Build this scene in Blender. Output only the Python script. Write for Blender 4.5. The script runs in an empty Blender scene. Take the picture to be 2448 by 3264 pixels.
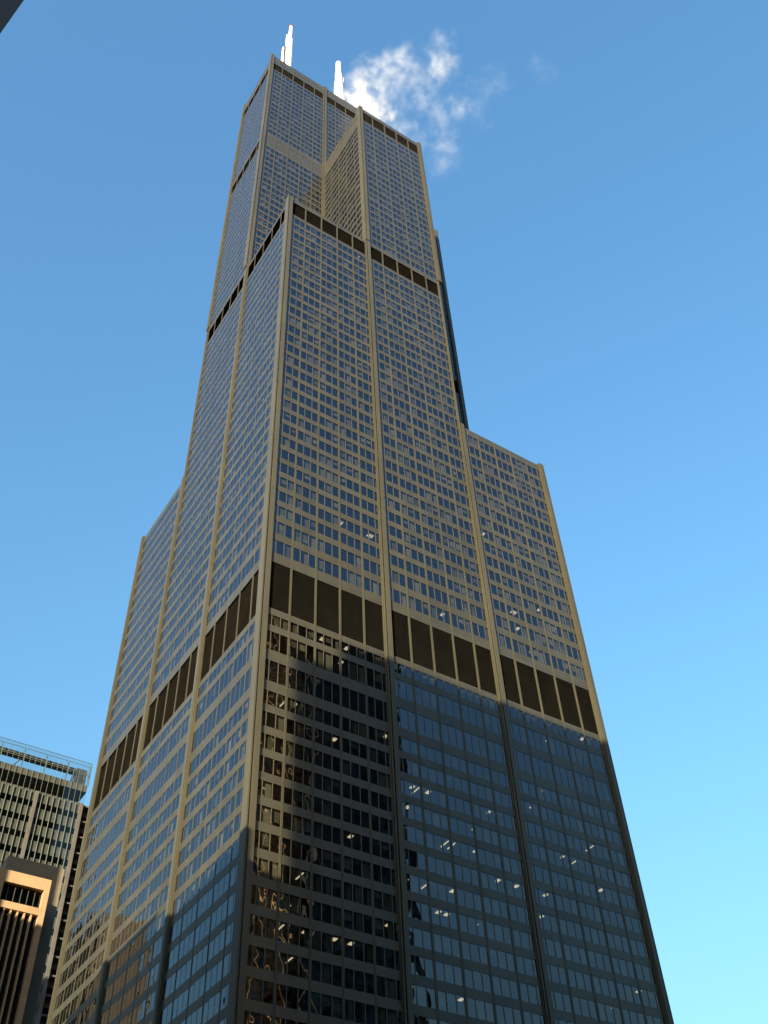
import bpy, bmesh, math, random
from mathutils import Vector, Matrix

# ------------------------------------------------------------------ scene, camera, world, sun
sc = bpy.context.scene
COL = sc.collection
rnd = random.Random(7)
R = math.radians

CAM = Vector((-51.507, -105.886, 1.7))
YAW, PITCH, ROLL, FPX = 0.61590, 0.82580, -0.0550, 3280.8


def cam_axes():
    f = Vector((math.sin(YAW) * math.cos(PITCH), math.cos(YAW) * math.cos(PITCH), math.sin(PITCH)))
    r = Vector((math.cos(YAW), -math.sin(YAW), 0))
    u = r.cross(f)
    c, s = math.cos(ROLL), math.sin(ROLL)
    return c * r + s * u, -s * r + c * u, f


AR, AU, AF = cam_axes()
cd = bpy.data.cameras.new('camera')
cd.sensor_fit = 'VERTICAL'
cd.sensor_height = 36.0
cd.lens = FPX / 3264 * 36.0
cd.clip_start, cd.clip_end = 0.1, 20000
cam = bpy.data.objects.new('camera', cd)
COL.objects.link(cam)
cam.matrix_world = Matrix(((AR.x, AU.x, -AF.x, CAM.x), (AR.y, AU.y, -AF.y, CAM.y),
                           (AR.z, AU.z, -AF.z, CAM.z), (0, 0, 0, 1)))
sc.camera = cam

SUN_AZ, SUN_EL = R(237), R(10.0)      # azimuth clockwise from north (+Y)
S = Vector((math.sin(SUN_AZ) * math.cos(SUN_EL), math.cos(SUN_AZ) * math.cos(SUN_EL), math.sin(SUN_EL)))
w = bpy.data.worlds.new('World')
sc.world = w
w.use_nodes = True
nt = w.node_tree
bg = nt.nodes['Background']
sky = nt.nodes.new('ShaderNodeTexSky')
sky.sky_type = 'NISHITA'
sky.sun_disc = False
sky.sun_elevation = SUN_EL
sky.sun_rotation = SUN_AZ
sky.altitude = 100
sky.air_density = 2.4
sky.dust_density = 4.0
sky.ozone_density = 7.0
nt.links.new(sky.outputs[0], bg.inputs[0])
bg.inputs[1].default_value = 0.15

sl = bpy.data.lights.new('sun', 'SUN')
sl.energy = 4.6
sl.angle = R(0.53)
sl.color = (1.0, 0.83, 0.58)
so = bpy.data.objects.new('sun', sl)
COL.objects.link(so)
so.rotation_euler = S.to_track_quat('Z', 'Y').to_euler()
so.location = (0, 0, 600)

sc.view_settings.view_transform = 'Standard'
sc.view_settings.look = 'None'
sc.view_settings.gamma = 1
sc.view_settings.exposure = 2.0
sc.render.engine = 'CYCLES'
cy = sc.cycles
cy.max_bounces = 10
cy.diffuse_bounces = 3
cy.glossy_bounces = 4
cy.transmission_bounces = 4
cy.transparent_max_bounces = 12
cy.volume_bounces = 2
cy.caustics_reflective = False
cy.caustics_refractive = False
cy.use_denoising = True
cy.denoiser = 'OPENIMAGEDENOISE'
cy.sample_clamp_indirect = 6


# ------------------------------------------------------------------ materials
def new_mat(name):
    m = bpy.data.materials.new(name)
    m.use_nodes = True
    n = m.node_tree.nodes
    return m, n, m.node_tree.links, n['Principled BSDF']


def solid(name, col, rough=0.6, metal=0.0, var=0.25, scale=0.4, spec=0.5, detail=6.0, stretch=(1, 1, 1), fine=0.0, panel=None, pvar=0.08):
    """paint or stone with procedural weathering (noise in object space)"""
    m, n, l, b = new_mat(name)
    tc = n.new('ShaderNodeTexCoord')
    mp = n.new('ShaderNodeMapping')
    mp.inputs['Scale'].default_value = stretch
    no = n.new('ShaderNodeTexNoise')
    no.inputs['Scale'].default_value = scale
    no.inputs['Detail'].default_value = detail
    l.new(tc.outputs['Object'], mp.inputs[0])
    l.new(mp.outputs[0], no.inputs['Vector'])
    mr = n.new('ShaderNodeMapRange')
    mr.inputs['From Min'].default_value = 0.3
    mr.inputs['From Max'].default_value = 0.7
    mr.inputs['To Min'].default_value = 1 - var
    mr.inputs['To Max'].default_value = 1 + var
    l.new(no.outputs['Fac'], mr.inputs['Value'])
    fac = mr.outputs[0]
    if fine:
        n2 = n.new('ShaderNodeTexNoise')
        n2.inputs['Scale'].default_value = 3.0
        n2.inputs['Detail'].default_value = 3
        l.new(tc.outputs['Object'], n2.inputs['Vector'])
        m2 = n.new('ShaderNodeMapRange')
        m2.inputs['From Min'].default_value = 0.3
        m2.inputs['From Max'].default_value = 0.7
        m2.inputs['To Min'].default_value = 1 - fine
        m2.inputs['To Max'].default_value = 1 + fine
        l.new(n2.outputs['Fac'], m2.inputs['Value'])
        mu = n.new('ShaderNodeMath')
        mu.operation = 'MULTIPLY'
        l.new(fac, mu.inputs[0])
        l.new(m2.outputs[0], mu.inputs[1])
        fac = mu.outputs[0]
    if panel:
        sn = n.new('ShaderNodeVectorMath')
        sn.operation = 'SNAP'
        sn.inputs[1].default_value = panel
        l.new(tc.outputs['Object'], sn.inputs[0])
        wn = n.new('ShaderNodeTexWhiteNoise')
        wn.noise_dimensions = '3D'
        l.new(sn.outputs[0], wn.inputs['Vector'])
        m3 = n.new('ShaderNodeMapRange')
        m3.inputs['To Min'].default_value = 1 - pvar
        m3.inputs['To Max'].default_value = 1 + pvar
        l.new(wn.outputs['Value'], m3.inputs['Value'])
        mu2 = n.new('ShaderNodeMath')
        mu2.operation = 'MULTIPLY'
        l.new(fac, mu2.inputs[0])
        l.new(m3.outputs[0], mu2.inputs[1])
        fac = mu2.outputs[0]
    vm = n.new('ShaderNodeVectorMath')
    vm.operation = 'SCALE'
    vm.inputs[0].default_value = col
    l.new(fac, vm.inputs['Scale'])
    l.new(vm.outputs[0], b.inputs['Base Color'])
    b.inputs['Roughness'].default_value = rough
    b.inputs['Metallic'].default_value = metal
    b.inputs['Specular IOR Level'].default_value = spec
    return m


def glass_mat(name, ior, tint, bump_scale, bump_dist, refl=(0.95, 0.97, 1.0)):
    """coated office glass: mirror by fresnel over a tinted see-through pane, slightly wavy"""
    m, n, l, b = new_mat(name)
    n.remove(b)
    out = n['Material Output']
    tc = n.new('ShaderNodeTexCoord')
    no = n.new('ShaderNodeTexNoise')
    no.inputs['Scale'].default_value = bump_scale
    no.inputs['Detail'].default_value = 1.0
    l.new(tc.outputs['Object'], no.inputs['Vector'])
    bp = n.new('ShaderNodeBump')
    bp.inputs['Strength'].default_value = 1.0
    bp.inputs['Distance'].default_value = bump_dist
    l.new(no.outputs['Fac'], bp.inputs['Height'])
    f0 = ((ior - 1) / (ior + 1)) ** 2          # Schlick fresnel, the same from both sides of the pane
    lw = n.new('ShaderNodeLayerWeight')
    lw.inputs['Blend'].default_value = 0.5
    p5 = n.new('ShaderNodeMath')
    p5.operation = 'POWER'
    p5.inputs[1].default_value = 5.0
    l.new(lw.outputs['Facing'], p5.inputs[0])
    fr = n.new('ShaderNodeMath')
    fr.operation = 'MULTIPLY_ADD'
    fr.inputs[1].default_value = 1 - f0
    fr.inputs[2].default_value = f0
    l.new(p5.outputs[0], fr.inputs[0])
    gl = n.new('ShaderNodeBsdfGlossy')
    gl.inputs['Roughness'].default_value = 0.0
    gl.inputs['Color'].default_value = (*refl, 1)
    l.new(bp.outputs[0], gl.inputs['Normal'])
    tr = n.new('ShaderNodeBsdfTransparent')
    tr.inputs['Color'].default_value = (*tint, 1)
    mx = n.new('ShaderNodeMixShader')
    l.new(fr.outputs[0], mx.inputs[0])
    l.new(tr.outputs[0], mx.inputs[1])
    l.new(gl.outputs[0], mx.inputs[2])
    l.new(mx.outputs[0], out.inputs['Surface'])
    return m


def emit(name, col, strength):
    m, n, l, b = new_mat(name)
    b.inputs['Base Color'].default_value = (*col, 1)
    b.inputs['Emission Color'].default_value = (*col, 1)
    b.inputs['Emission Strength'].default_value = strength
    return m


M = {}
M['bronze'] = solid('bronze_aluminium', (0.0365, 0.0348, 0.0235), 0.38, 0.0, 0.18, 0.25, 0.5, 8, (1, 1, 0.10), 0.07, (4.572, 4.572, 3.72), 0.10)
M['column'] = solid('bronze_column_cover', (0.049, 0.0462, 0.0295), 0.40, 0.0, 0.12, 0.3, 0.35, 8, (1, 1, 0.10), 0.06, (30, 30, 7.5), 0.06)
M['mullion'] = solid('mullion_aluminium', (0.055, 0.050, 0.036), 0.4, 0.0, 0.1, 0.5)
M['glass'] = glass_mat('tower_glass', 2.02, (0.34, 0.33, 0.30), 0.42, 0.026, (0.89, 0.90, 0.97))
M['toplouver'] = solid('upper_louver_metal', (0.022, 0.0195, 0.0145), 0.75, 0.0, 0.25, 0.35, 0.2, 6, (1, 1, 0.5), 0.1)
M['louver'] = solid('louver_metal', (0.020, 0.0178, 0.0130), 0.75, 0.0, 0.25, 0.35, 0.15, 6, (1, 1, 0.5), 0.15)
M['greylouver'] = solid('grey_panel', (0.030, 0.0295, 0.023), 0.45, 0.0, 0.15, 0.35)
M['interior'] = solid('office_interior', (0.16, 0.145, 0.125), 0.9, 0, 0.3, 0.15, 0.1)
M['ceiling'] = solid('office_ceiling', (0.30, 0.28, 0.25), 0.9, 0, 0.15, 0.3, 0.1)
M['blind'] = solid('window_blind', (0.245, 0.265, 0.205), 0.9, 0, 0.15, 0.6, 0.1, 6, (1, 1, 1), 0.0, (1.524, 1.524, 3.72), 0.45)
M['roof'] = solid('roof_gravel', (0.10, 0.095, 0.09), 0.9)
M['lamp'] = emit('ceiling_lamp_light', (1.0, 0.90, 0.62), 0.42)
M['white'] = solid('white_antenna_paint', (0.82, 0.82, 0.82), 0.5, 0, 0.04, 0.5)
M['red'] = solid('red_beacon', (0.16, 0.02, 0.02), 0.4)
M['darksteel'] = solid('dark_steel', (0.05, 0.05, 0.055), 0.5)
M['stone'] = solid('pink_granite', (0.30, 0.205, 0.115), 0.75, 0, 0.12, 0.35, 0.3, 8, (1, 1, 1), 0.05)
M['greystone'] = solid('grey_granite', (0.165, 0.14, 0.105), 0.75, 0, 0.14, 0.35, 0.3, 8, (1, 1, 1), 0.06)
M['cream'] = solid('cream_limestone', (0.52, 0.42, 0.28), 0.8, 0, 0.12, 0.3, 0.3, 8)
M['darkglass'] = glass_mat('dark_glass', 1.6, (0.12, 0.12, 0.12), 0.4, 0.02)
M['clearglass'] = glass_mat('clear_glass', 1.5, (0.80, 0.86, 0.86), 0.4, 0.004)
M['greenfin'] = solid('pale_green_fin', (0.10, 0.13, 0.11), 0.45, 0, 0.08, 0.4)
M['concrete'] = solid('concrete', (0.07, 0.067, 0.06), 0.85, 0, 0.2, 0.3)
M['slab'] = solid('floor_slab', (0.070, 0.062, 0.05), 0.85, 0, 0.2, 0.3)
M['black'] = solid('black_cladding', (0.014, 0.014, 0.016), 0.8, 0, 0.2, 0.3)
M['brown'] = solid('brown_granite', (0.065, 0.054, 0.032), 0.7, 0, 0.15, 0.3)
M['gold'] = solid('gold_rib', (0.20, 0.145, 0.055), 0.6, 0, 0.15, 0.3)
M['granite'] = solid('orange_granite', (0.50, 0.31, 0.13), 0.7, 0, 0.15, 0.3)
M['asphalt'] = solid('asphalt', (0.05, 0.05, 0.052), 0.9, 0, 0.25, 1.5)
M['paving'] = solid('granite_paving', (0.25, 0.24, 0.22), 0.85, 0, 0.2, 0.8)
M['earth'] = solid('city_ground', (0.12, 0.115, 0.11), 0.9, 0, 0.3, 0.02)
M['paint'] = solid('road_paint', (0.75, 0.74, 0.70), 0.7)


# ------------------------------------------------------------------ mesh helpers
class MB:
    def __init__(self):
        self.v, self.f, self.m = [], [], []

    def quad(self, a, b, c, d, mi=0):
        n = len(self.v)
        self.v += [tuple(a), tuple(b), tuple(c), tuple(d)]
        self.f.append((n, n + 1, n + 2, n + 3))
        self.m.append(mi)

    def box(self, p0, p1, mi=0):
        x0, x1 = sorted((p0[0], p1[0]))
        y0, y1 = sorted((p0[1], p1[1]))
        z0, z1 = sorted((p0[2], p1[2]))
        n = len(self.v)
        self.v += [(x0, y0, z0), (x1, y0, z0), (x1, y1, z0), (x0, y1, z0),
                   (x0, y0, z1), (x1, y0, z1), (x1, y1, z1), (x0, y1, z1)]
        for q in ((0, 3, 2, 1), (4, 5, 6, 7), (0, 1, 5, 4), (1, 2, 6, 5), (2, 3, 7, 6), (3, 0, 4, 7)):
            self.f.append(tuple(n + i for i in q))
            self.m.append(mi)

    def cyl(self, x, y, prof, seg=20, mi=0):
        """lathe about a vertical axis; prof = [(r, z), ...] from bottom to top"""
        n = len(self.v)
        for r, z in prof:
            for k in range(seg):
                a = 2 * math.pi * k / seg
                self.v.append((x + r * math.cos(a), y + r * math.sin(a), z))
        for i in range(len(prof) - 1):
            for k in range(seg):
                k2 = (k + 1) % seg
                self.f.append((n + i * seg + k, n + i * seg + k2, n + (i + 1) * seg + k2, n + (i + 1) * seg + k))
                self.m.append(mi)
        self.f.append(tuple(n + (len(prof) - 1) * seg + k for k in range(seg)))
        self.m.append(mi)

    def bar(self, a, b, r, seg=6, mi=0):
        a, b = Vector(a), Vector(b)
        t = (b - a).normalized()
        u = t.orthogonal().normalized()
        v = t.cross(u)
        n = len(self.v)
        for p in (a, b):
            for k in range(seg):
                an = 2 * math.pi * k / seg
                self.v.append(tuple(p + r * (math.cos(an) * u + math.sin(an) * v)))
        for k in range(seg):
            k2 = (k + 1) % seg
            self.f.append((n + k, n + k2, n + seg + k2, n + seg + k))
            self.m.append(mi)

    def add(self, o):
        n = len(self.v)
        self.v += o.v
        self.f += [tuple(i + n for i in f) for f in o.f]
        self.m += o.m

    def build(self, name, mats, parent=None):
        if not isinstance(mats, (list, tuple)):
            mats = [mats]
        me = bpy.data.meshes.new(name)
        off = parent.location if (parent and parent.type == 'EMPTY') else Vector((0, 0, 0))
        me.from_pydata([(x - off.x, y - off.y, z - off.z) for x, y, z in self.v], [], self.f)
        for mt in mats:
            me.materials.append(mt)
        if len(mats) > 1:
            me.polygons.foreach_set('material_index', self.m)
        me.update()
        o = bpy.data.objects.new(name, me)
        COL.objects.link(o)
        if parent:
            o.parent = parent
        return o


def tag(o, label=None, cat=None, group=None, kind=None):
    for k, v in (('label', label), ('category', cat), ('group', group), ('kind', kind)):
        if v:
            o[k] = v
    return o


def thing(name, loc, label, cat, group=None):
    o = bpy.data.objects.new(name, None)
    COL.objects.link(o)
    o.location = loc
    o.empty_display_size = 2
    return tag(o, label, cat, group)


def pix(c):
    d = Vector(c) - CAM
    z = d.dot(AF)
    if z < 1:
        return None
    return 1224 + FPX * d.dot(AR) / z, 1632 - FPX * d.dot(AU) / z, d.length


def split_parts(root, name, items, mats, limit=100, rest=None):
    """items = [(MB, centre, apparent area in m2)]: the largest in the photo become parts, the rest one 'stuff' part"""
    def score(it):
        q = pix(it[1])
        if q is None:
            return 0
        s = it[2] / q[2] ** 2
        if not (0 <= q[0] <= 2448 and 0 <= q[1] <= 3264):
            s *= 1e-6
        return s
    items = sorted(items, key=score, reverse=True)
    objs = []
    for it in items[:limit]:
        objs.append(it[0].build(name, mats, root))
    if len(items) > limit:
        mb = MB()
        for it in items[limit:]:
            mb.add(it[0])
        tag(mb.build(rest or name, mats, root), kind='stuff')
    return objs


# ------------------------------------------------------------------ the setback tower: 3 x 3 bundled tubes
T = 22.86
H50, H66, H90, H110 = 183.3, 245.6, 335.2, 404.6

ROWS = []                       # (sill, head, kind)
for k in range(21):
    s_ = 90.3 - 3.68 * k
    ROWS.append((s_, s_ + 2.40, 'g'))
ROWS += [(94.5, 98.2, 'd'), (100.2, 103.7, 'g'), (105.0, 107.0, 'g'),
         (120.4, 123.3, 'g'), (125.0, 127.8, 'g')]
for i in range(14):
    s_ = 129.3 + 3.80 * i
    ROWS.append((s_, s_ + 2.44, 'g'))
for i in range(1, 16):
    s_ = 178.7 + 3.687 * i
    ROWS.append((s_, s_ + 2.38, 'g'))
for j in range(21):
    s_ = 246.4 + 3.78 * j
    ROWS.append((s_, s_ + 2.44, 'g'))
for j in range(15):
    s_ = 335.6 + 3.76 * j
    ROWS.append((s_, s_ + 2.44, 'g'))
ROWS.sort()
BELTS = [(108.3, 118.2), (237.9, 244.2), (326.3, 332.7), (392.0, 397.6)]

spandrels, columns, windows, blinds, belts, lamps = [], [], [], [], [], []


class Face:
    def __init__(self, side, a, plane):
        self.side, self.a, self.p = side, a, plane

    def P(self, u, d, z):
        """u along the face, d outwards"""
        return (self.a + u, self.p - d, z) if self.side == 'S' else (self.p - d, self.a + u, z)

    def box(self, mb, u0, u1, d0, d1, z0, z1, mi=0):
        mb.box(self.P(u0, d0, z0), self.P(u1, d1, z1), mi)


EU0, EU1 = 0.62, 0.62            # glass starts behind the end columns


def facade(side, a, plane, z0, z1, corner_lo=False, corner_hi=False, greybelt=False, lamp_rows=()):
    F = Face(side, a, plane)
    foreshort = 0.9 if side == 'S' else 0.45
    rows = [r for r in ROWS if r[0] > z0 - 0.2 and r[1] < z1 - 0.6]
    bl = [b for b in BELTS if b[0] > z0 and b[1] < z1]
    solid_iv = sorted([(r[0], r[1], r[2]) for r in rows] + [(b[0], b[1], 'belt') for b in bl])
    # spandrels fill everything between openings
    z = z0
    for s0, s1, kd in solid_iv + [(z1, z1, 'end')]:
        if s0 - z > 0.02:
            mb = MB()
            F.box(mb, 0.5, T - 0.5, -0.35, 0.0, z, s0)
            if s0 - z > 3.5:        # panel joints on tall blank bands
                pass
            spandrels.append((mb, F.P(T / 2, 0, (z + s0) / 2), T * (s0 - z) * foreshort))
        z = s1
    # columns
    CP = 0.06 if side == 'S' else 0.02
    GD = 0.06 if side == 'S' else 0.025
    CW = 0.16 if side == 'S' else 0.12
    MW = 0.045 if side == 'S' else 0.03
    for i in range(1, 5):
        u = i * T / 5
        mb = MB()
        F.box(mb, u - CW, u - 0.03, -0.3, CP, z0, z1 - 0.05)
        F.box(mb, u + 0.03, u + CW, -0.3, CP, z0, z1 - 0.05)
        F.box(mb, u - 0.03, u + 0.03, -0.3, CP - 0.05, z0, z1 - 0.15)
        columns.append((mb, F.P(u, 0.2, min(z1, max(z0, 90))), 1e4))
    mb = MB()
    zt = z1 + 0.5
    F.box(mb, -0.2, 0.64, -0.5, 0.42, z0, zt)
    F.box(mb, 0.64, 0.72, -0.5, 0.10, z0, zt - 0.2)
    F.box(mb, 0.72, 0.80, -0.5, 0.20, z0, zt - 0.1)
    columns.append((mb, F.P(0, 0.2, max(z0, 90)), 1e6))
    mb = MB()
    F.box(mb, T - 0.80, T - 0.74, -0.5, 0.20, z0, zt - 0.1)
    F.box(mb, T - 0.74, T - 0.66, -0.5, 0.10, z0, zt - 0.2)
    F.box(mb, T - 0.66, T - 0.46, -0.5, 0.40, z0, zt)
    if corner_hi:
        F.box(mb, T - 0.44, T + 0.15, -0.5, 0.52, z0, zt - 0.15)
    columns.append((mb, F.P(T, 0.2, max(z0, 90)), 1e6))
    if corner_lo:                    # the wing that closes the re-entrant corner slot
        mb = MB()
        F.box(mb, -0.66, -0.46, -1.2, 0.40, z0, zt)
        columns.append((mb, F.P(-0.5, 0.2, max(z0, 90)), 1e6))
    if corner_hi:
        mb = MB()
        F.box(mb, T + 0.36, T + 0.60, -1.2, 0.40, z0, zt)
        columns.append((mb, F.P(T + 0.5, 0.2, max(z0, 90)), 1e6))
    # windows: one per bay and floor, three panes with two thin mullions
    pw = T / 15
    for s0, s1, kd in rows:
        for bay in range(5):
            mb = MB()
            ub = bay * T / 5
            for k in range(3):
                u0, u1 = ub + k * pw + 0.03, ub + (k + 1) * pw - 0.03
                j = [rnd.gauss(0, 0.005) for _ in range(4)]
                pts = [F.P(u0, -GD + j[0], s0), F.P(u1, -GD + j[1], s0),
                       F.P(u1, -GD + j[2], s1), F.P(u0, -GD + j[0] + j[2] - j[1], s1)]
                if side == 'W':
                    pts.reverse()
                mb.quad(*pts, 0)
                if kd == 'g' and rnd.random() < (0.42 if side == 'S' else 0.38):
                    drop = rnd.choice((0.35, 0.5, 0.7, 1.0, 1.0))
                    b = MB()
                    h = (s1 - s0) * drop
                    q0, q1 = u0, u1
                    if rnd.random() < 0.35:     # curtain drawn half across
                        q0, h = u0 + (u1 - u0) * rnd.uniform(0.2, 0.6), s1 - s0
                    F.box(b, q0, q1, -0.34, -0.36, s1 - h, s1 + 0.05)
                    blinds.append((b, F.P(u0, 0, s1), h * pw * foreshort))
                if kd == 'd':
                    b = MB()
                    F.box(b, u0 - 0.02, u1 + 0.02, -0.30, -0.36, s0, s1)
                    blinds_dark.append(b)
            for k in (1, 2):
                u = ub + k * pw
                F.box(mb, u - MW, u + MW, -0.25, 0.012 if side == 'S' else -0.004, s0, s1, 1)
            windows.append((mb, F.P(ub + 2.3, 0, (s0 + s1) / 2), 4.5 * (s1 - s0) * foreshort))
    # belts of louvres
    for b0, b1 in bl:
        grey = greybelt and b0 > 300 and b0 < 390
        mb = MB()
        if grey:
            F.box(mb, 0.5, T - 0.5, -0.4, -0.05, b0, b1)
            belts.append((mb, M['greylouver']))
            continue
        F.box(mb, 0.5, T - 0.5, -0.31, -0.26, b0, b1)
        n = int((b1 - b0) / 0.32)
        for i in range(n):
            zc = b0 + (i + 0.5) * (b1 - b0) / n
            a0, a1 = F.P(0.5, -0.06, zc - 0.10), F.P(T - 0.5, -0.06, zc - 0.10)
            dz = -0.22 if b0 < 300 else -0.13
            c0, c1 = F.P(0.5, dz, zc + 0.13), F.P(T - 0.5, dz, zc + 0.13)
            mb.quad(a0, a1, c1, c0)
        belts.append((mb, M['toplouver'] if b0 > 230 else M['louver']))


blinds_dark = []
ZB = 12.0
# south faces
facade('S', 0, 0, ZB, H66, corner_lo=True)
facade('S', T, 0, ZB, H66)
facade('S', T, 0, H66, H90, corner_lo=True, corner_hi=True)
facade('S', 2 * T, 0, ZB, H50, corner_hi=True)
facade('S', 0, T, H66, H110, corner_lo=True, greybelt=True)
facade('S', T, T, H66, H110, greybelt=True)
facade('S', 2 * T, T, H50, H90, corner_hi=True)
# west faces
facade('W', 0, 0, ZB, H66)
facade('W', T, 0, ZB, H66)
facade('W', T, 0, H66, H110, corner_hi=True)
facade('W', 2 * T, 0, ZB, H50, corner_hi=True)
facade('W', 0, T, H66, H90, greybelt=True)

tower = thing('office_tower', (0, 0, 0),
              'very tall bronze and glass setback skyscraper with dark louvred belts and white rooftop antennas', 'skyscraper')
split_parts(tower, 'spandrel', spandrels, M['bronze'])
split_parts(tower, 'column', columns, M['column'])
split_parts(tower, 'window', windows, [M['glass'], M['mullion']])
split_parts(tower, 'blind', blinds, M['blind'])
for mb, bm_ in belts:
    mb.build('louver_belt', bm_, tower)
mb = MB()
for b in blinds_dark:
    mb.add(b)
mb.build('plant_room_backing', M['black'], tower)

# bodies: floor slabs, cores and roofs of the nine tubes
HEI = [[H66, H90, H50], [H110, H110, H90], [H50, H90, H66]]     # [row][col]
core, slabs, roof, back = MB(), MB(), MB(), MB()
for r in range(3):
    for c in range(3):
        h = HEI[r][c]
        x0, y0 = c * T, r * T
        core.box((x0 + (5 if c == 0 or (r, c) == (0, 1) else 0.02), y0 + (5 if r == 0 or (r, c) in ((1, 0), (1, 1), (1, 2)) else 0.02), 0),
                 (x0 + T - 0.02, y0 + T - 0.02, h - 1.2))
        roof.box((x0 + 0.3, y0 + 0.3, h - 1.0), (x0 + T - 0.3, y0 + T - 0.3, h - 0.6))
        rows = [q for q in ROWS if q[1] < h - 0.6]
        for q0, q1 in zip(rows, rows[1:]):
            if q1[0] - q0[1] > 0.4:
                slabs.box((x0 + 0.37, y0 + 0.37, q0[1] + 0.12), (x0 + T - 0.05, y0 + T - 0.05, q1[0] - 0.12))
        # plain parapet and wall on the sides away from the photograph
        if c == 2:
            back.box((x0 + T - 0.35, y0 + 0.4, 0), (x0 + T + 0.3, y0 + T - 0.4, h))
        if r == 2:
            back.box((x0 + 0.4, y0 + T - 0.35, 0), (x0 + T - 0.4, y0 + T + 0.3, h))
for (x0, y0, z0, h) in ((T, 2 * T, H90, H110), (0, 2 * T, H50, H110)):
    back.box((x0 + 0.4, y0 - 0.35, z0), (x0 + T - 0.4, y0 + 0.3, h))
back.box((2 * T - 0.35, T + 0.4, H90), (2 * T + 0.3, 2 * T - 0.4, H110))
back.box((2 * T - 0.35, 0.4, H50), (2 * T + 0.3, T - 0.4, H90))
# lobby storeys
for q in ((-0.1, -0.1), ):
    back.box((0.3, 0.3, 0), (3 * T - 0.3, 3 * T - 0.3, 10.6))
    back.box((-0.1, -0.1, 10.6), (3 * T + 0.1, 3 * T + 0.1, 12.0))
core.build('core', M['interior'], tower)
slabs.build('floor_slabs', M['ceiling'], tower)
roof.build('roof', M['roof'], tower)
back.build('rear_wall', M['bronze'], tower)

# lit ceiling lamps seen through the glass
lamp_spots = []
gl_rows = [r for r in ROWS if r[2] == 'g']


def add_lamp(side, plane, u, row, n=1, long=False):
    s0, s1, _ = row
    F = Face(side, 0, plane)
    mb = MB()
    for i in range(n):
        uu = u + i * 0.45
        if long:
            F.box(mb, uu, uu + 0.16, -0.7, -2.6, s1 + 0.02, s1 + 0.10)
        else:
            F.box(mb, uu, uu + (0.24 if n > 1 else 0.55), -0.75, -1.5, s1 + 0.02, s1 + 0.10)
    mb.build('ceiling_lamp', M['lamp'], tower)


for row in gl_rows:
    z = row[0]
    if z > 200 or z < 50:
        continue
    cnt = 0.0
    if z < 92:
        cnt = 4.6
    elif z < 108:
        cnt = 2.5
    elif z < 135:
        cnt = 2.8
    elif z < 150:
        cnt = 0.5
    nl = int(cnt) + (1 if rnd.random() < cnt % 1 else 0)
    for _ in range(nl):
        u = rnd.uniform(2, 3 * T - 3)
        add_lamp('S', 0, u, row, rnd.choice((1, 1, 2, 3)) if z > 108 else 1, rnd.random() < 0.35 and z < 108)


# antennas
def antenna(x, y, z0, prof, beacon):
    mb = MB()
    mb.cyl(x, y, prof, 24)
    o = mb.build('antenna', M['white'], tower)
    zt = prof[-1][1]
    b = MB()
    b.cyl(x, y, [(beacon, zt + 0.01), (beacon, zt + 1.1), (beacon * 0.6, zt + 1.5)], 16)
    for k in range(4):
        a = k * math.pi / 2 + 0.4
        b.bar((x + beacon * 0.9 * math.cos(a), y + beacon * 0.9 * math.sin(a), zt), (x + beacon * 1.25 * math.cos(a), y + beacon * 1.25 * math.sin(a), zt + 1.4), 0.1)
    bo = b.build('beacon', M['red'], tower)
    bo.parent = o
    return o


Z0 = H110 - 0.6
antenna(11.6, 34.3, Z0, [(1.9, Z0), (1.9, 430), (1.5, 430.2), (1.5, 452), (1.38, 453), (1.3, 470), (0.8, 471.2), (0.78, 487)], 0.95)
antenna(36.2, 34.3, Z0, [(2.5, Z0), (2.5, 436), (2.0, 437), (1.9, 455), (1.55, 457), (1.5, 466), (1.2, 467.2), (1.15, 479.5), (0.6, 480.3)], 0.55)
mb = MB()
for (x, y, r, h) in ((9.75, 33.4, 0.42, 471), (8.9, 34.0, 0.60, 455), (45.5, 36.0, 0.55, 455)):
    mb = MB()
    mb.cyl(x, y, [(r * 1.3, Z0), (r * 1.3, h - 18), (r, h - 17.5), (r, h), (r * 0.5, h + 0.4)], 14)
    mb.build('small_antenna', M['white'], tower)
mb = MB()
mb.bar((8.6, 32.6, Z0), (9.5, 33.2, 456), 0.28)
mb.bar((9.8, 31.8, Z0), (8.75, 33.2, 454), 0.22)
mb.bar((8.9, 33.6, 441), (9.7, 33.2, 449), 0.18)
mb.build('strut', M['darksteel'], tower)
mb = MB()
mb.box((37.9, 33.7, 459), (38.4, 34.3, 464))
mb.bar((36.9, 34.1, 460), (38.2, 34.1, 460.4), 0.14)
mb.bar((36.9, 34.1, 463), (38.2, 34.1, 463.2), 0.14)
mb.build('dish_bracket', M['white'], tower)
# roof clutter along the parapets (window-washing rails and small vents)
mb = MB()
for i in range(26):
    x = rnd.uniform(1, 2 * T - 1)
    mb.box((x, T + 0.1, H110 - 0.05), (x + rnd.uniform(0.2, 0.8), T + 0.5, H110 + rnd.uniform(0.1, 0.45)))
mb.box((T + 7.2, 0.2, H90), (T + 10.3, 1.2, H90 + 0.75))
mb.bar((T + 8, 0.3, H90), (T + 8, 0.3, H90 + 1.2), 0.1)
for i in range(8):
    x = rnd.uniform(T, 2 * T - 1)
    mb.box((x, 0.1, H90 - 0.05), (x + 0.4, 0.5, H90 + 0.3))
mb.build('roof_equipment', M['bronze'], tower)
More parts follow.
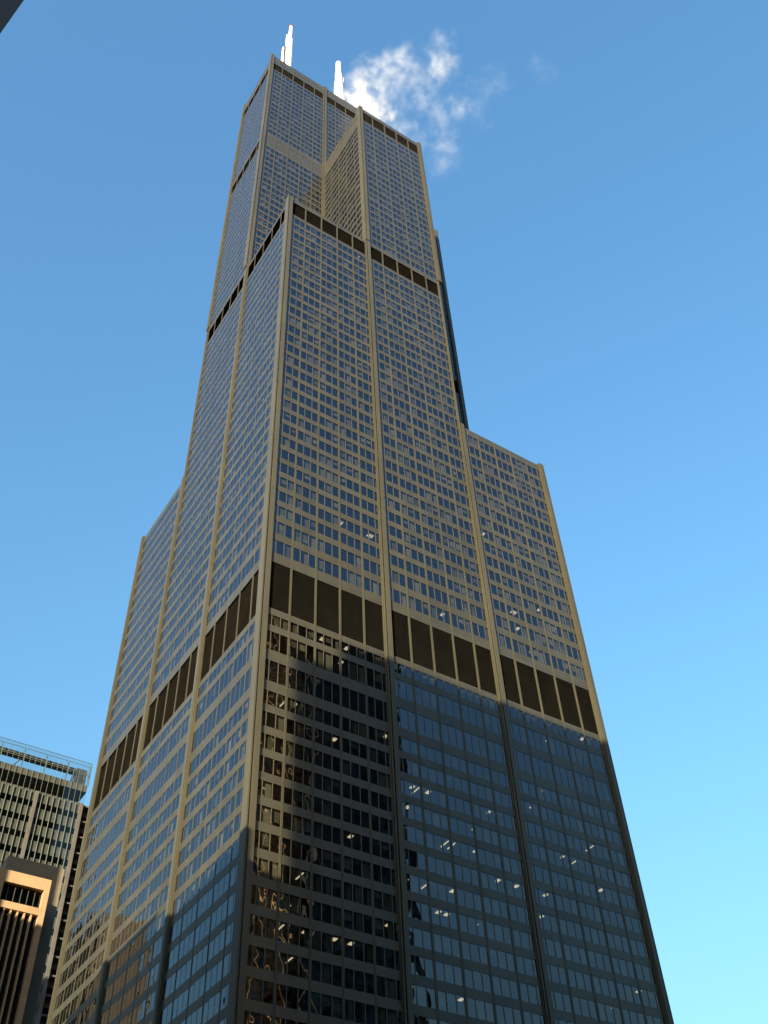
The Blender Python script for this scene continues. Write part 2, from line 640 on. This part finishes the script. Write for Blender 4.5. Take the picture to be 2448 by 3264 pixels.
# screen grid on the top storey
mb = MB()
for (side, a, plane) in (('S', 0, T), ('S', T, T), ('W', T, 0)):
    F = Face(side, a, plane)
    for i in range(1, 15):
        u = i * T / 15
        if i % 5 == 0 or u < 1 or u > T - 1:
            continue
        F.box(mb, u - 0.06, u + 0.06, -0.2, 0.06, 398.6, H110 - 0.5)
    F.box(mb, 0.93, T - 0.93, -0.2, 0.05, 400.9, 401.1)
mb.build('screen_rib', M['mullion'], tower)


# ------------------------------------------------------------------ steam plume
def at(px, py, dist):
    d = AF * FPX + AR * (px - 1224) - AU * (py - 1632)
    return CAM + d.normalized() * dist


LUMPS = [(1122, 320, 26, 1.0), (1152, 326, 46, 2.6), (1190, 352, 46, 2.6), (1222, 382, 34, 2.0), (1172, 296, 34, 1.3),
         (1176, 252, 44, 0.85), (1212, 280, 46, 0.85), (1258, 240, 46, 0.75), (1303, 216, 50, 0.55), (1332, 232, 28, 0.4),
         (1248, 315, 34, 0.40), (1400, 214, 48, 0.62), (1420, 160, 34, 0.25), (1362, 311, 42, 0.42), (1322, 305, 28, 0.22),
         (1472, 349, 38, 0.36), (1540, 285, 36, 0.18), (1592, 256, 34, 0.14), (1413, 392, 40, 0.28), (1412, 462, 46, 0.24),
         (1398, 524, 46, 0.24), (1262, 402, 38, 0.45), (1316, 416, 36, 0.30), (1350, 446, 30, 0.22), (1728, 216, 34, 0.13),
         (1290, 345, 34, 0.18), (1535, 362, 34, 0.12)]
DC = 452.0
ppm = FPX / DC * 1.0
ctr = at(1415, 330, DC)
lump3 = []
for i, (px_, py_, r_, a_) in enumerate(LUMPS):
    dd = DC + rnd.uniform(-5, 5)
    q = at(px_, py_, dd)
    d = q - CAM
    lump3.append((q - ctr, r_ * d.dot(AF) / FPX * 1.75, a_ * 0.6))
mb = MB()
xs = [l[0].dot(AR) for l in lump3]
ys = [l[0].dot(AU) for l in lump3]
hull = []
X0, X1 = min(xs) - 9, max(xs) + 9
Y0, Y1 = min(ys) - 10, max(ys) + 9
Zh = 15
vs = []
for sx in (X0, X1):
    for sy in (Y0, Y1):
        for sz in (-Zh, Zh):
            vs.append(tuple(AR * sx + AU * sy + AF * sz))
me = bpy.data.meshes.new('steam_plume')
me.from_pydata(vs, [], [(0, 1, 3, 2), (4, 6, 7, 5), (0, 4, 5, 1), (2, 3, 7, 6), (0, 2, 6, 4), (1, 5, 7, 3)])
bm_ = bmesh.new()
bm_.from_mesh(me)
bmesh.ops.recalc_face_normals(bm_, faces=bm_.faces)
bm_.to_mesh(me)
bm_.free()
plume = bpy.data.objects.new('steam_plume', me)
COL.objects.link(plume)
plume.location = ctr
tag(plume, 'ragged white plume of steam drifting from behind the roof of the tall skyscraper', 'steam')
pm = bpy.data.materials.new('steam')
pm.use_nodes = True
n, l = pm.node_tree.nodes, pm.node_tree.links
n.remove(n['Principled BSDF'])
tc = n.new('ShaderNodeTexCoord')
nw = n.new('ShaderNodeTexNoise')
nw.inputs['Scale'].default_value = 0.10
nw.inputs['Detail'].default_value = 7
nw.inputs['Roughness'].default_value = 0.6
l.new(tc.outputs['Object'], nw.inputs['Vector'])
sub = n.new('ShaderNodeVectorMath')
sub.operation = 'SUBTRACT'
sub.inputs[1].default_value = (0.5, 0.5, 0.5)
l.new(nw.outputs['Color'], sub.inputs[0])
scl = n.new('ShaderNodeVectorMath')
scl.operation = 'SCALE'
scl.inputs['Scale'].default_value = 27.0
l.new(sub.outputs[0], scl.inputs[0])
add = n.new('ShaderNodeVectorMath')
add.operation = 'ADD'
l.new(tc.outputs['Object'], add.inputs[0])
l.new(scl.outputs[0], add.inputs[1])
prev = None
for c_, r_, a_ in lump3:
    ds = n.new('ShaderNodeVectorMath')
    ds.operation = 'DISTANCE'
    ds.inputs[1].default_value = c_
    l.new(add.outputs[0], ds.inputs[0])
    mr = n.new('ShaderNodeMapRange')
    mr.interpolation_type = 'SMOOTHSTEP'
    mr.inputs['From Min'].default_value = r_
    mr.inputs['From Max'].default_value = 0.0
    mr.inputs['To Min'].default_value = 0
    mr.inputs['To Max'].default_value = a_
    l.new(ds.outputs['Value'], mr.inputs['Value'])
    if prev is None:
        prev = mr.outputs[0]
    else:
        mx = n.new('ShaderNodeMath')
        mx.operation = 'MAXIMUM'
        l.new(prev, mx.inputs[0])
        l.new(mr.outputs[0], mx.inputs[1])
        prev = mx.outputs[0]
n3 = n.new('ShaderNodeTexNoise')
n3.inputs['Scale'].default_value = 0.19
n3.inputs['Detail'].default_value = 8
n3.inputs['Roughness'].default_value = 0.6
l.new(tc.outputs['Object'], n3.inputs['Vector'])
mr = n.new('ShaderNodeMapRange')
mr.inputs['From Min'].default_value = 0.43
mr.inputs['From Max'].default_value = 0.70
mr.inputs['To Min'].default_value = 0.0
mr.inputs['To Max'].default_value = 0.24
l.new(n3.outputs['Fac'], mr.inputs['Value'])
mu = n.new('ShaderNodeMath')
mu.operation = 'MULTIPLY'
l.new(prev, mu.inputs[0])
l.new(mr.outputs[0], mu.inputs[1])
pv = n.new('ShaderNodeVolumeScatter')
pv.inputs['Color'].default_value = (1, 1, 1, 1)
pv.inputs['Anisotropy'].default_value = 0.0
l.new(mu.outputs[0], pv.inputs['Density'])
l.new(pv.outputs[0], n['Material Output'].inputs['Volume'])
me.materials.append(pm)


# ------------------------------------------------------------------ glass office tower far behind, left
gt = thing('glass_office_tower', (0, 220, 0),
           'greenish glass office tower with pale vertical fins and an open glazed roof screen', 'office tower')
GX0, GX1, GY = -40.0, 36.2, 200.0
GT, GS, GU = 207.6, 199.0, 191.6        # roof screen top, screen foot, foot of the set back storey
col, wall, fin, slab_, win = MB(), MB(), MB(), MB(), MB()
FH = 5.6
fx = 1.9
# main shaft: floors, glass, fins and posts
zf = GU
k = 0
while zf > 20:
    slab_.box((GX0, GY + 0.25, zf - 0.5), (GX1 + 16, GY + 14, zf))
    slab_.box((GX0, GY + 0.30, zf - 3.4), (GX1 - 0.6, GY + 0.42, zf - 0.5))
    zf -= FH
slab_.box((GX0, GY + 14, 0), (GX1 + 16, GY + 16, GU), 0)
slab_.build('floor_slabs', M['slab'], gt)
win.quad((GX0, GY + 0.15, 20), (GX1 - 0.4, GY + 0.15, 20), (GX1 - 0.4, GY + 0.15, GU), (GX0, GY + 0.15, GU))
win.build('window_wall', M['clearglass'], gt)
x = GX1 - 1.0
i = 0
nf = 0
while x > GX0:
    m_ = MB()
    if i % 8 == 0:
        m_.box((x - 0.55, GY - 0.55, 0), (x + 0.55, GY + 0.1, GU))
        m_.build('post', M['concrete'], gt)
    else:
        m_.box((x - 0.065, GY - 0.22, 20), (x + 0.065, GY + 0.12, GU - 0.3))
        m_.build('fin', M['greenfin'], gt)
    x -= fx
    i += 1
# recessed east bay beyond the corner post
m_ = MB()
zf = GU
while zf > 20:
    m_.box((GX1 + 0.2, GY + 3, zf - 2.6), (GX1 + 16, GY + 3.4, zf))
    zf -= FH
m_.build('recessed_wall', M['slab'], gt)
# set back storey and the open glazed roof screen
m_ = MB()
m_.box((GX0, GY + 0.5, GU + 0.0), (GX1, GY + 12, GU + 0.6))
m_.box((GX0, GY + 0.5, GS - 2.4), (GX1, GY + 12, GS))
m_.box((GX0, GY + 8, GU), (GX1, GY + 8.4, GS))
m_.build('upper_storey', M['slab'], gt)
m_ = MB()
m_.quad((GX0, GY + 0.35, GU), (GX1, GY + 0.35, GU), (GX1, GY + 0.35, GT), (GX0, GY + 0.35, GT))
m_.build('roof_screen_glass', M['clearglass'], gt)
m_ = MB()
x = GX1 - 0.1
i = 0
while x > GX0:
    m_.box((x - 0.04, GY + 0.1, GU), (x + 0.04, GY + 0.22, GT))
    if i % 4 == 0:
        m_.box((x - 0.16, GY + 1.2, GS), (x + 0.16, GY + 1.5, GT - 1.0))
    x -= fx
    i += 1
for z in (GT, GT - 1.4, GT - 4.3, GT - 4.9):
    m_.box((GX0, GY + 0.05, z - 0.10), (GX1, GY + 0.25, z))
m_.box((GX1 - 0.05, GY + 0.3, GT - 8.6), (GX1 + 0.15, GY + 1.8, GT))
m_.build('roof_screen_frame', M['greenfin'], gt)
m_ = MB()
m_.box((GX0, GY + 2.5, GT - 2.9), (GX1 - 4.5, GY + 5.5, GT - 1.9))
m_.box((GX1 - 4.0, GY + 3, GS), (GX1 - 0.4, GY + 9, GT - 1.2))
m_.bar((GX1 - 26, GY + 3, GS), (GX1 - 23, GY + 4, GT - 3.0), 0.2)
m_.build('roof_beam', M['darksteel'], gt)
for i in range(22):
    zf = GU - FH * rnd.randint(0, 9) - 0.55
    x = GX1 - rnd.uniform(2, 44)
    m_ = MB()
    if i == 0:
        m_.box((GX1 - 26, GY + 1.0, GU - FH * 2 - 2.4), (GX1 - 17, GY + 1.2, GU - FH * 2 - 1.2))
    elif i % 3:
        m_.box((x, GY + 1.2, zf - 0.08), (x + 0.5, GY + 2.6, zf - 0.01))
    else:
        m_.box((x, GY + 1.2, zf - 0.08), (x + 1.4, GY + 1.5, zf - 0.01))
    m_.build('ceiling_lamp', M['lamp'], gt)

# ------------------------------------------------------------------ stone office building in front of it
st = thing('stone_office_building', (0, 128, 0),
           'pink granite office block with a projecting sunlit window frame near its roof', 'office building')
m_ = MB()
m_.box((0.2, 128, 0), (13.9, 165, 128.9))
m_.build('wall', M['greystone'], st)
FY = 119.0
m_ = MB()
m_.box((-14, FY + 0.02, 119.3), (0.2, 127.9, 120.4))          # flat top of the front volume
m_.box((0.2, FY + 0.02, 119.3), (8.95, 127.9, 120.4))
m_.box((7.9, FY + 1.2, 0), (8.93, 127.9, 119.3))
m_.box((-14, 126.5, 0), (7.9, 127.9, 119.3))
m_.build('front_block', M['greystone'], st)
m_ = MB()
m_.box((-14, FY, 117.9), (9.0, FY + 1.3, 120.62))
m_.box((-14, FY + 0.15, 112.1), (7.75, FY + 1.3, 113.7))
m_.build('lintel', M['stone'], st)
for x0, x1 in ((7.75, 9.0), (-2.6, -1.4), (-13, -11.8)):
    m_ = MB()
    m_.box((x0, FY + 0.004, 0), (x1, FY + 1.3, 117.9))
    m_.build('pier', M['stone'], st)
for x0, x1, nn in ((-1.4, 7.75, 5), (-11.8, -2.6, 5)):
    for k in range(1, nn + 1):
        x = x0 + (x1 - x0) * k / (nn + 1)
        m_ = MB()
        m_.box((x - 0.16, FY + 0.35, 0), (x + 0.16, FY + 1.3, 112.1))
        m_.build('pilaster', M['stone'], st)
        m_ = MB()
        m_.box((x - 0.07, FY + 1.1, 113.7), (x + 0.07, FY + 1.3, 117.9))
        m_.build('mullion', M['mullion'], st)
m_ = MB()
m_.quad((-14, FY + 1.35, 0), (7.9, FY + 1.35, 0), (7.9, FY + 1.35, 119), (-14, FY + 1.35, 119))
m_.build('window', M['darkglass'], st)
m_ = MB()
zf = 112.0
while zf > 20:
    m_.box((-14, FY + 1.5, zf - 1.2), (7.8, FY + 6, zf))
    zf -= 3.9
m_.build('floor_slabs', M['black'], st)
for (x, z) in ((-2.3, 108.0), (3.4, 107.6), (7.2, 100.0)):
    m_ = MB()
    m_.box((x, FY + 1.6, z - 0.35), (x + 0.4, FY + 2.0, z))
    m_.build('ceiling_lamp', M['lamp'], st)

# ------------------------------------------------------------------ cream tower at the lower right
ct = thing('cream_tower', (207, 56, 0), 'sunlit cream stone tower with a thin dark mast, at the lower right edge', 'tower')
NWx, NWy, CH = 190.0, 71.6, 109.6
m_ = MB()
m_.box((NWx, 40, 0), (225, NWy, CH - 1.0))
m_.box((NWx + 0.05, 39.9, CH - 1.0), (225.1, NWy - 0.1, CH))
for k in range(7):
    y = NWy - 1.2 - k * 4.4
    m_.box((NWx - 0.35, y - 0.8, 0), (NWx, y, CH - 2.0))
m_.build('wall', M['cream'], ct)
m_ = MB()
for k in range(6):
    y = NWy - 2.4 - k * 4.4
    for f in range(24):
        z = CH - 5.5 - f * 4
        m_.box((NWx - 0.05, y - 2.2, z), (NWx + 0.2, y, z + 2.2))
m_.build('window', M['black'], ct)
m_ = MB()
m_.bar((192.5, 70.4, CH), (192.5, 70.4, CH + 2.2), 0.45, 10)
m_.bar((192.5, 70.4, CH + 2.2), (192.5, 70.4, CH + 6.2), 0.10, 8)
m_.bar((192.2, 70.4, CH), (192.5, 70.4, CH + 2.8), 0.12, 6)
m_.build('mast', M['darksteel'], ct)


TE = math.tan(SUN_EL)
# ------------------------------------------------------------------ street neighbours and added shade blocks beyond the frame: they shade and mirror in the glass
def block(name, label, boxes, wall_m, rib_m, win_m, step, fl, group=None, faces=('E', 'N', 'W'), rib_d=0.5):
    x0, y0, x1, y1, h = boxes[0]
    root = thing(name, ((x0 + x1) / 2, (y0 + y1) / 2, 0), label, 'office building', group)
    wl, rb, wn = MB(), MB(), MB()
    for (x0, y0, x1, y1, h) in boxes:
        wl.box((x0, y0, 0), (x1, y1, h))
        zf = h - fl
        bands = []
        while zf > 6:
            bands.append(zf)
            zf -= fl
        for f in faces:
            a0, a1 = (y0, y1) if f in 'EW' else (x0, x1)
            nn = max(2, int((a1 - a0) / step))
            for i in range(nn + 1):
                a = a0 + (a1 - a0) * i / nn
                w2 = step * 0.13
                if f == 'E':
                    rb.box((x1 + 0.01, a - w2, 0), (x1 + rib_d, a + w2, h))
                elif f == 'W':
                    rb.box((x0 - rib_d, a - w2, 0), (x0 - 0.01, a + w2, h))
                elif f == 'N':
                    rb.box((a - w2, y1 + 0.01, 0), (a + w2, y1 + rib_d, h))
            for z in bands:
                q = fl * 0.62
                if f == 'E':
                    wn.quad((x1 + 0.03, y0, z), (x1 + 0.03, y1, z), (x1 + 0.03, y1, z + q), (x1 + 0.03, y0, z + q))
                elif f == 'W':
                    wn.quad((x0 - 0.03, y1, z), (x0 - 0.03, y0, z), (x0 - 0.03, y0, z + q), (x0 - 0.03, y1, z + q))
                elif f == 'N':
                    wn.quad((x1, y1 + 0.03, z), (x0, y1 + 0.03, z), (x0, y1 + 0.03, z + q), (x1, y1 + 0.03, z + q))
    wl.build('wall', wall_m, root)
    if rb.f:
        tag(rb.build('rib', rib_m, root), kind='stuff')
    if wn.f:
        tag(wn.build('window', win_m, root), kind='stuff')
    return root


block('dark_office_building', 'nearly black building whose edge cuts the upper left corner',
      [(-123.5, -130, -55.05, -89, 107.0 + 163 * TE), (-132.5, -130, -123.5, -89.6, 101.5 + 163 * TE)], M['black'], M['black'], M['black'], 4.5, 4.0, faces=())
block('brick_office_building', 'mid-rise brick office building across the street, out of view',
      [(-130, -60, -60, -39, 66.2 + 71 * TE), (-130, -39, -60.4, -30, 70.4 + 71 * TE), (-130, -30, -60, -11, 68.8 + 71 * TE), (-130, -11, -60.6, 8, 71.6 + 71 * TE), (-130, 8, -60.2, 20, 68.4 + 71 * TE)], M['granite'], M['granite'], M['darkglass'], 4.0, 3.9)
block('grey_shade_block', 'unseen grey block added up the street to shade the stone building',
      [(-100, 60, -60, 81, 111 + 76 * TE)], M['concrete'], M['concrete'], M['darkglass'], 4.0, 3.9)  # unseen block, added to shade the stone building below its lit frame
block('tall_shade_block', 'unseen taller grey block added up the street to shade the stone upper wall',
      [(-100, 81.4, -60, 120, 160)], M['concrete'], M['concrete'], M['darkglass'], 4.0, 3.9)  # unseen block, added to keep sun off the stone building's upper wall
block('golden_office_building', 'brown and gold striped office building mirrored in the tower west windows',
      [(-78, 236, -60, 345, 176)], M['brown'], M['gold'], M['darkglass'], 3.0, 4.2)
block('granite_tower', 'orange granite tower mirrored in the tower south windows',
      [(52 + 4.6 * i, -160, 70, -124 + 3.6 * i, 236) for i in range(4)], M['granite'], M['granite'], M['darkglass'], 3.2, 4.0, faces=('N',), rib_d=0.35)
block('black_glass_tower', 'black glass tower mirrored in the tower south windows',
      [(70.5, -160, 101, -108, 236)], M['black'], M['black'], M['darkglass'], 4.2, 4.0)

for lab, bx in (('unseen low grey block added behind the camera to cut horizon light', [(-300, -350, -145, -60, 88), (-260, -420, -70, -360, 70)]),
                ('unseen grey mid-rise block added south of the street corner to cut horizon light', [(-45, -420, 48, -170, 80), (-20, -300, 30, -200, 96)]),
                ('unseen grey mid-rise block added east of the granite tower to cut horizon light', [(108, -420, 300, -66, 82), (130, -300, 200, -120, 95)]),
                ('unseen grey block added west of the street to cut horizon light', [(-330, -40, -150, 260, 84), (-260, 20, -170, 140, 96)])):
    block('horizon_blocker', lab, bx, M['concrete'], M['concrete'], M['darkglass'], 6.0, 4.2, faces=('E', 'N'))  # unseen blocks, added to cut warm horizon light on the shaded faces

# ------------------------------------------------------------------ ground, street, pavements
mb = MB()
mb.quad((-4000, -4000, -0.02), (4000, -4000, -0.02), (4000, 4000, -0.02), (-4000, 4000, -0.02))
tag(mb.build('ground', M['earth']), kind='structure')
mb = MB()
mb.box((-45, -600, -0.015), (-16, 600, 0.0))
tag(mb.build('road', M['asphalt']), kind='structure')
mb = MB()
mb.box((-16, -40, -0.01), (90, 90, 0.13))
mb.box((-55, -600, -0.01), (-45, 600, 0.13))
tag(mb.build('pavement', M['paving']), kind='structure')
mb = MB()
for i in range(-60, 60):
    mb.box((-30.6, i * 9.0, 0.001), (-30.4, i * 9.0 + 3, 0.004))
tag(mb.build('road_markings', M['paint']), kind='structure')
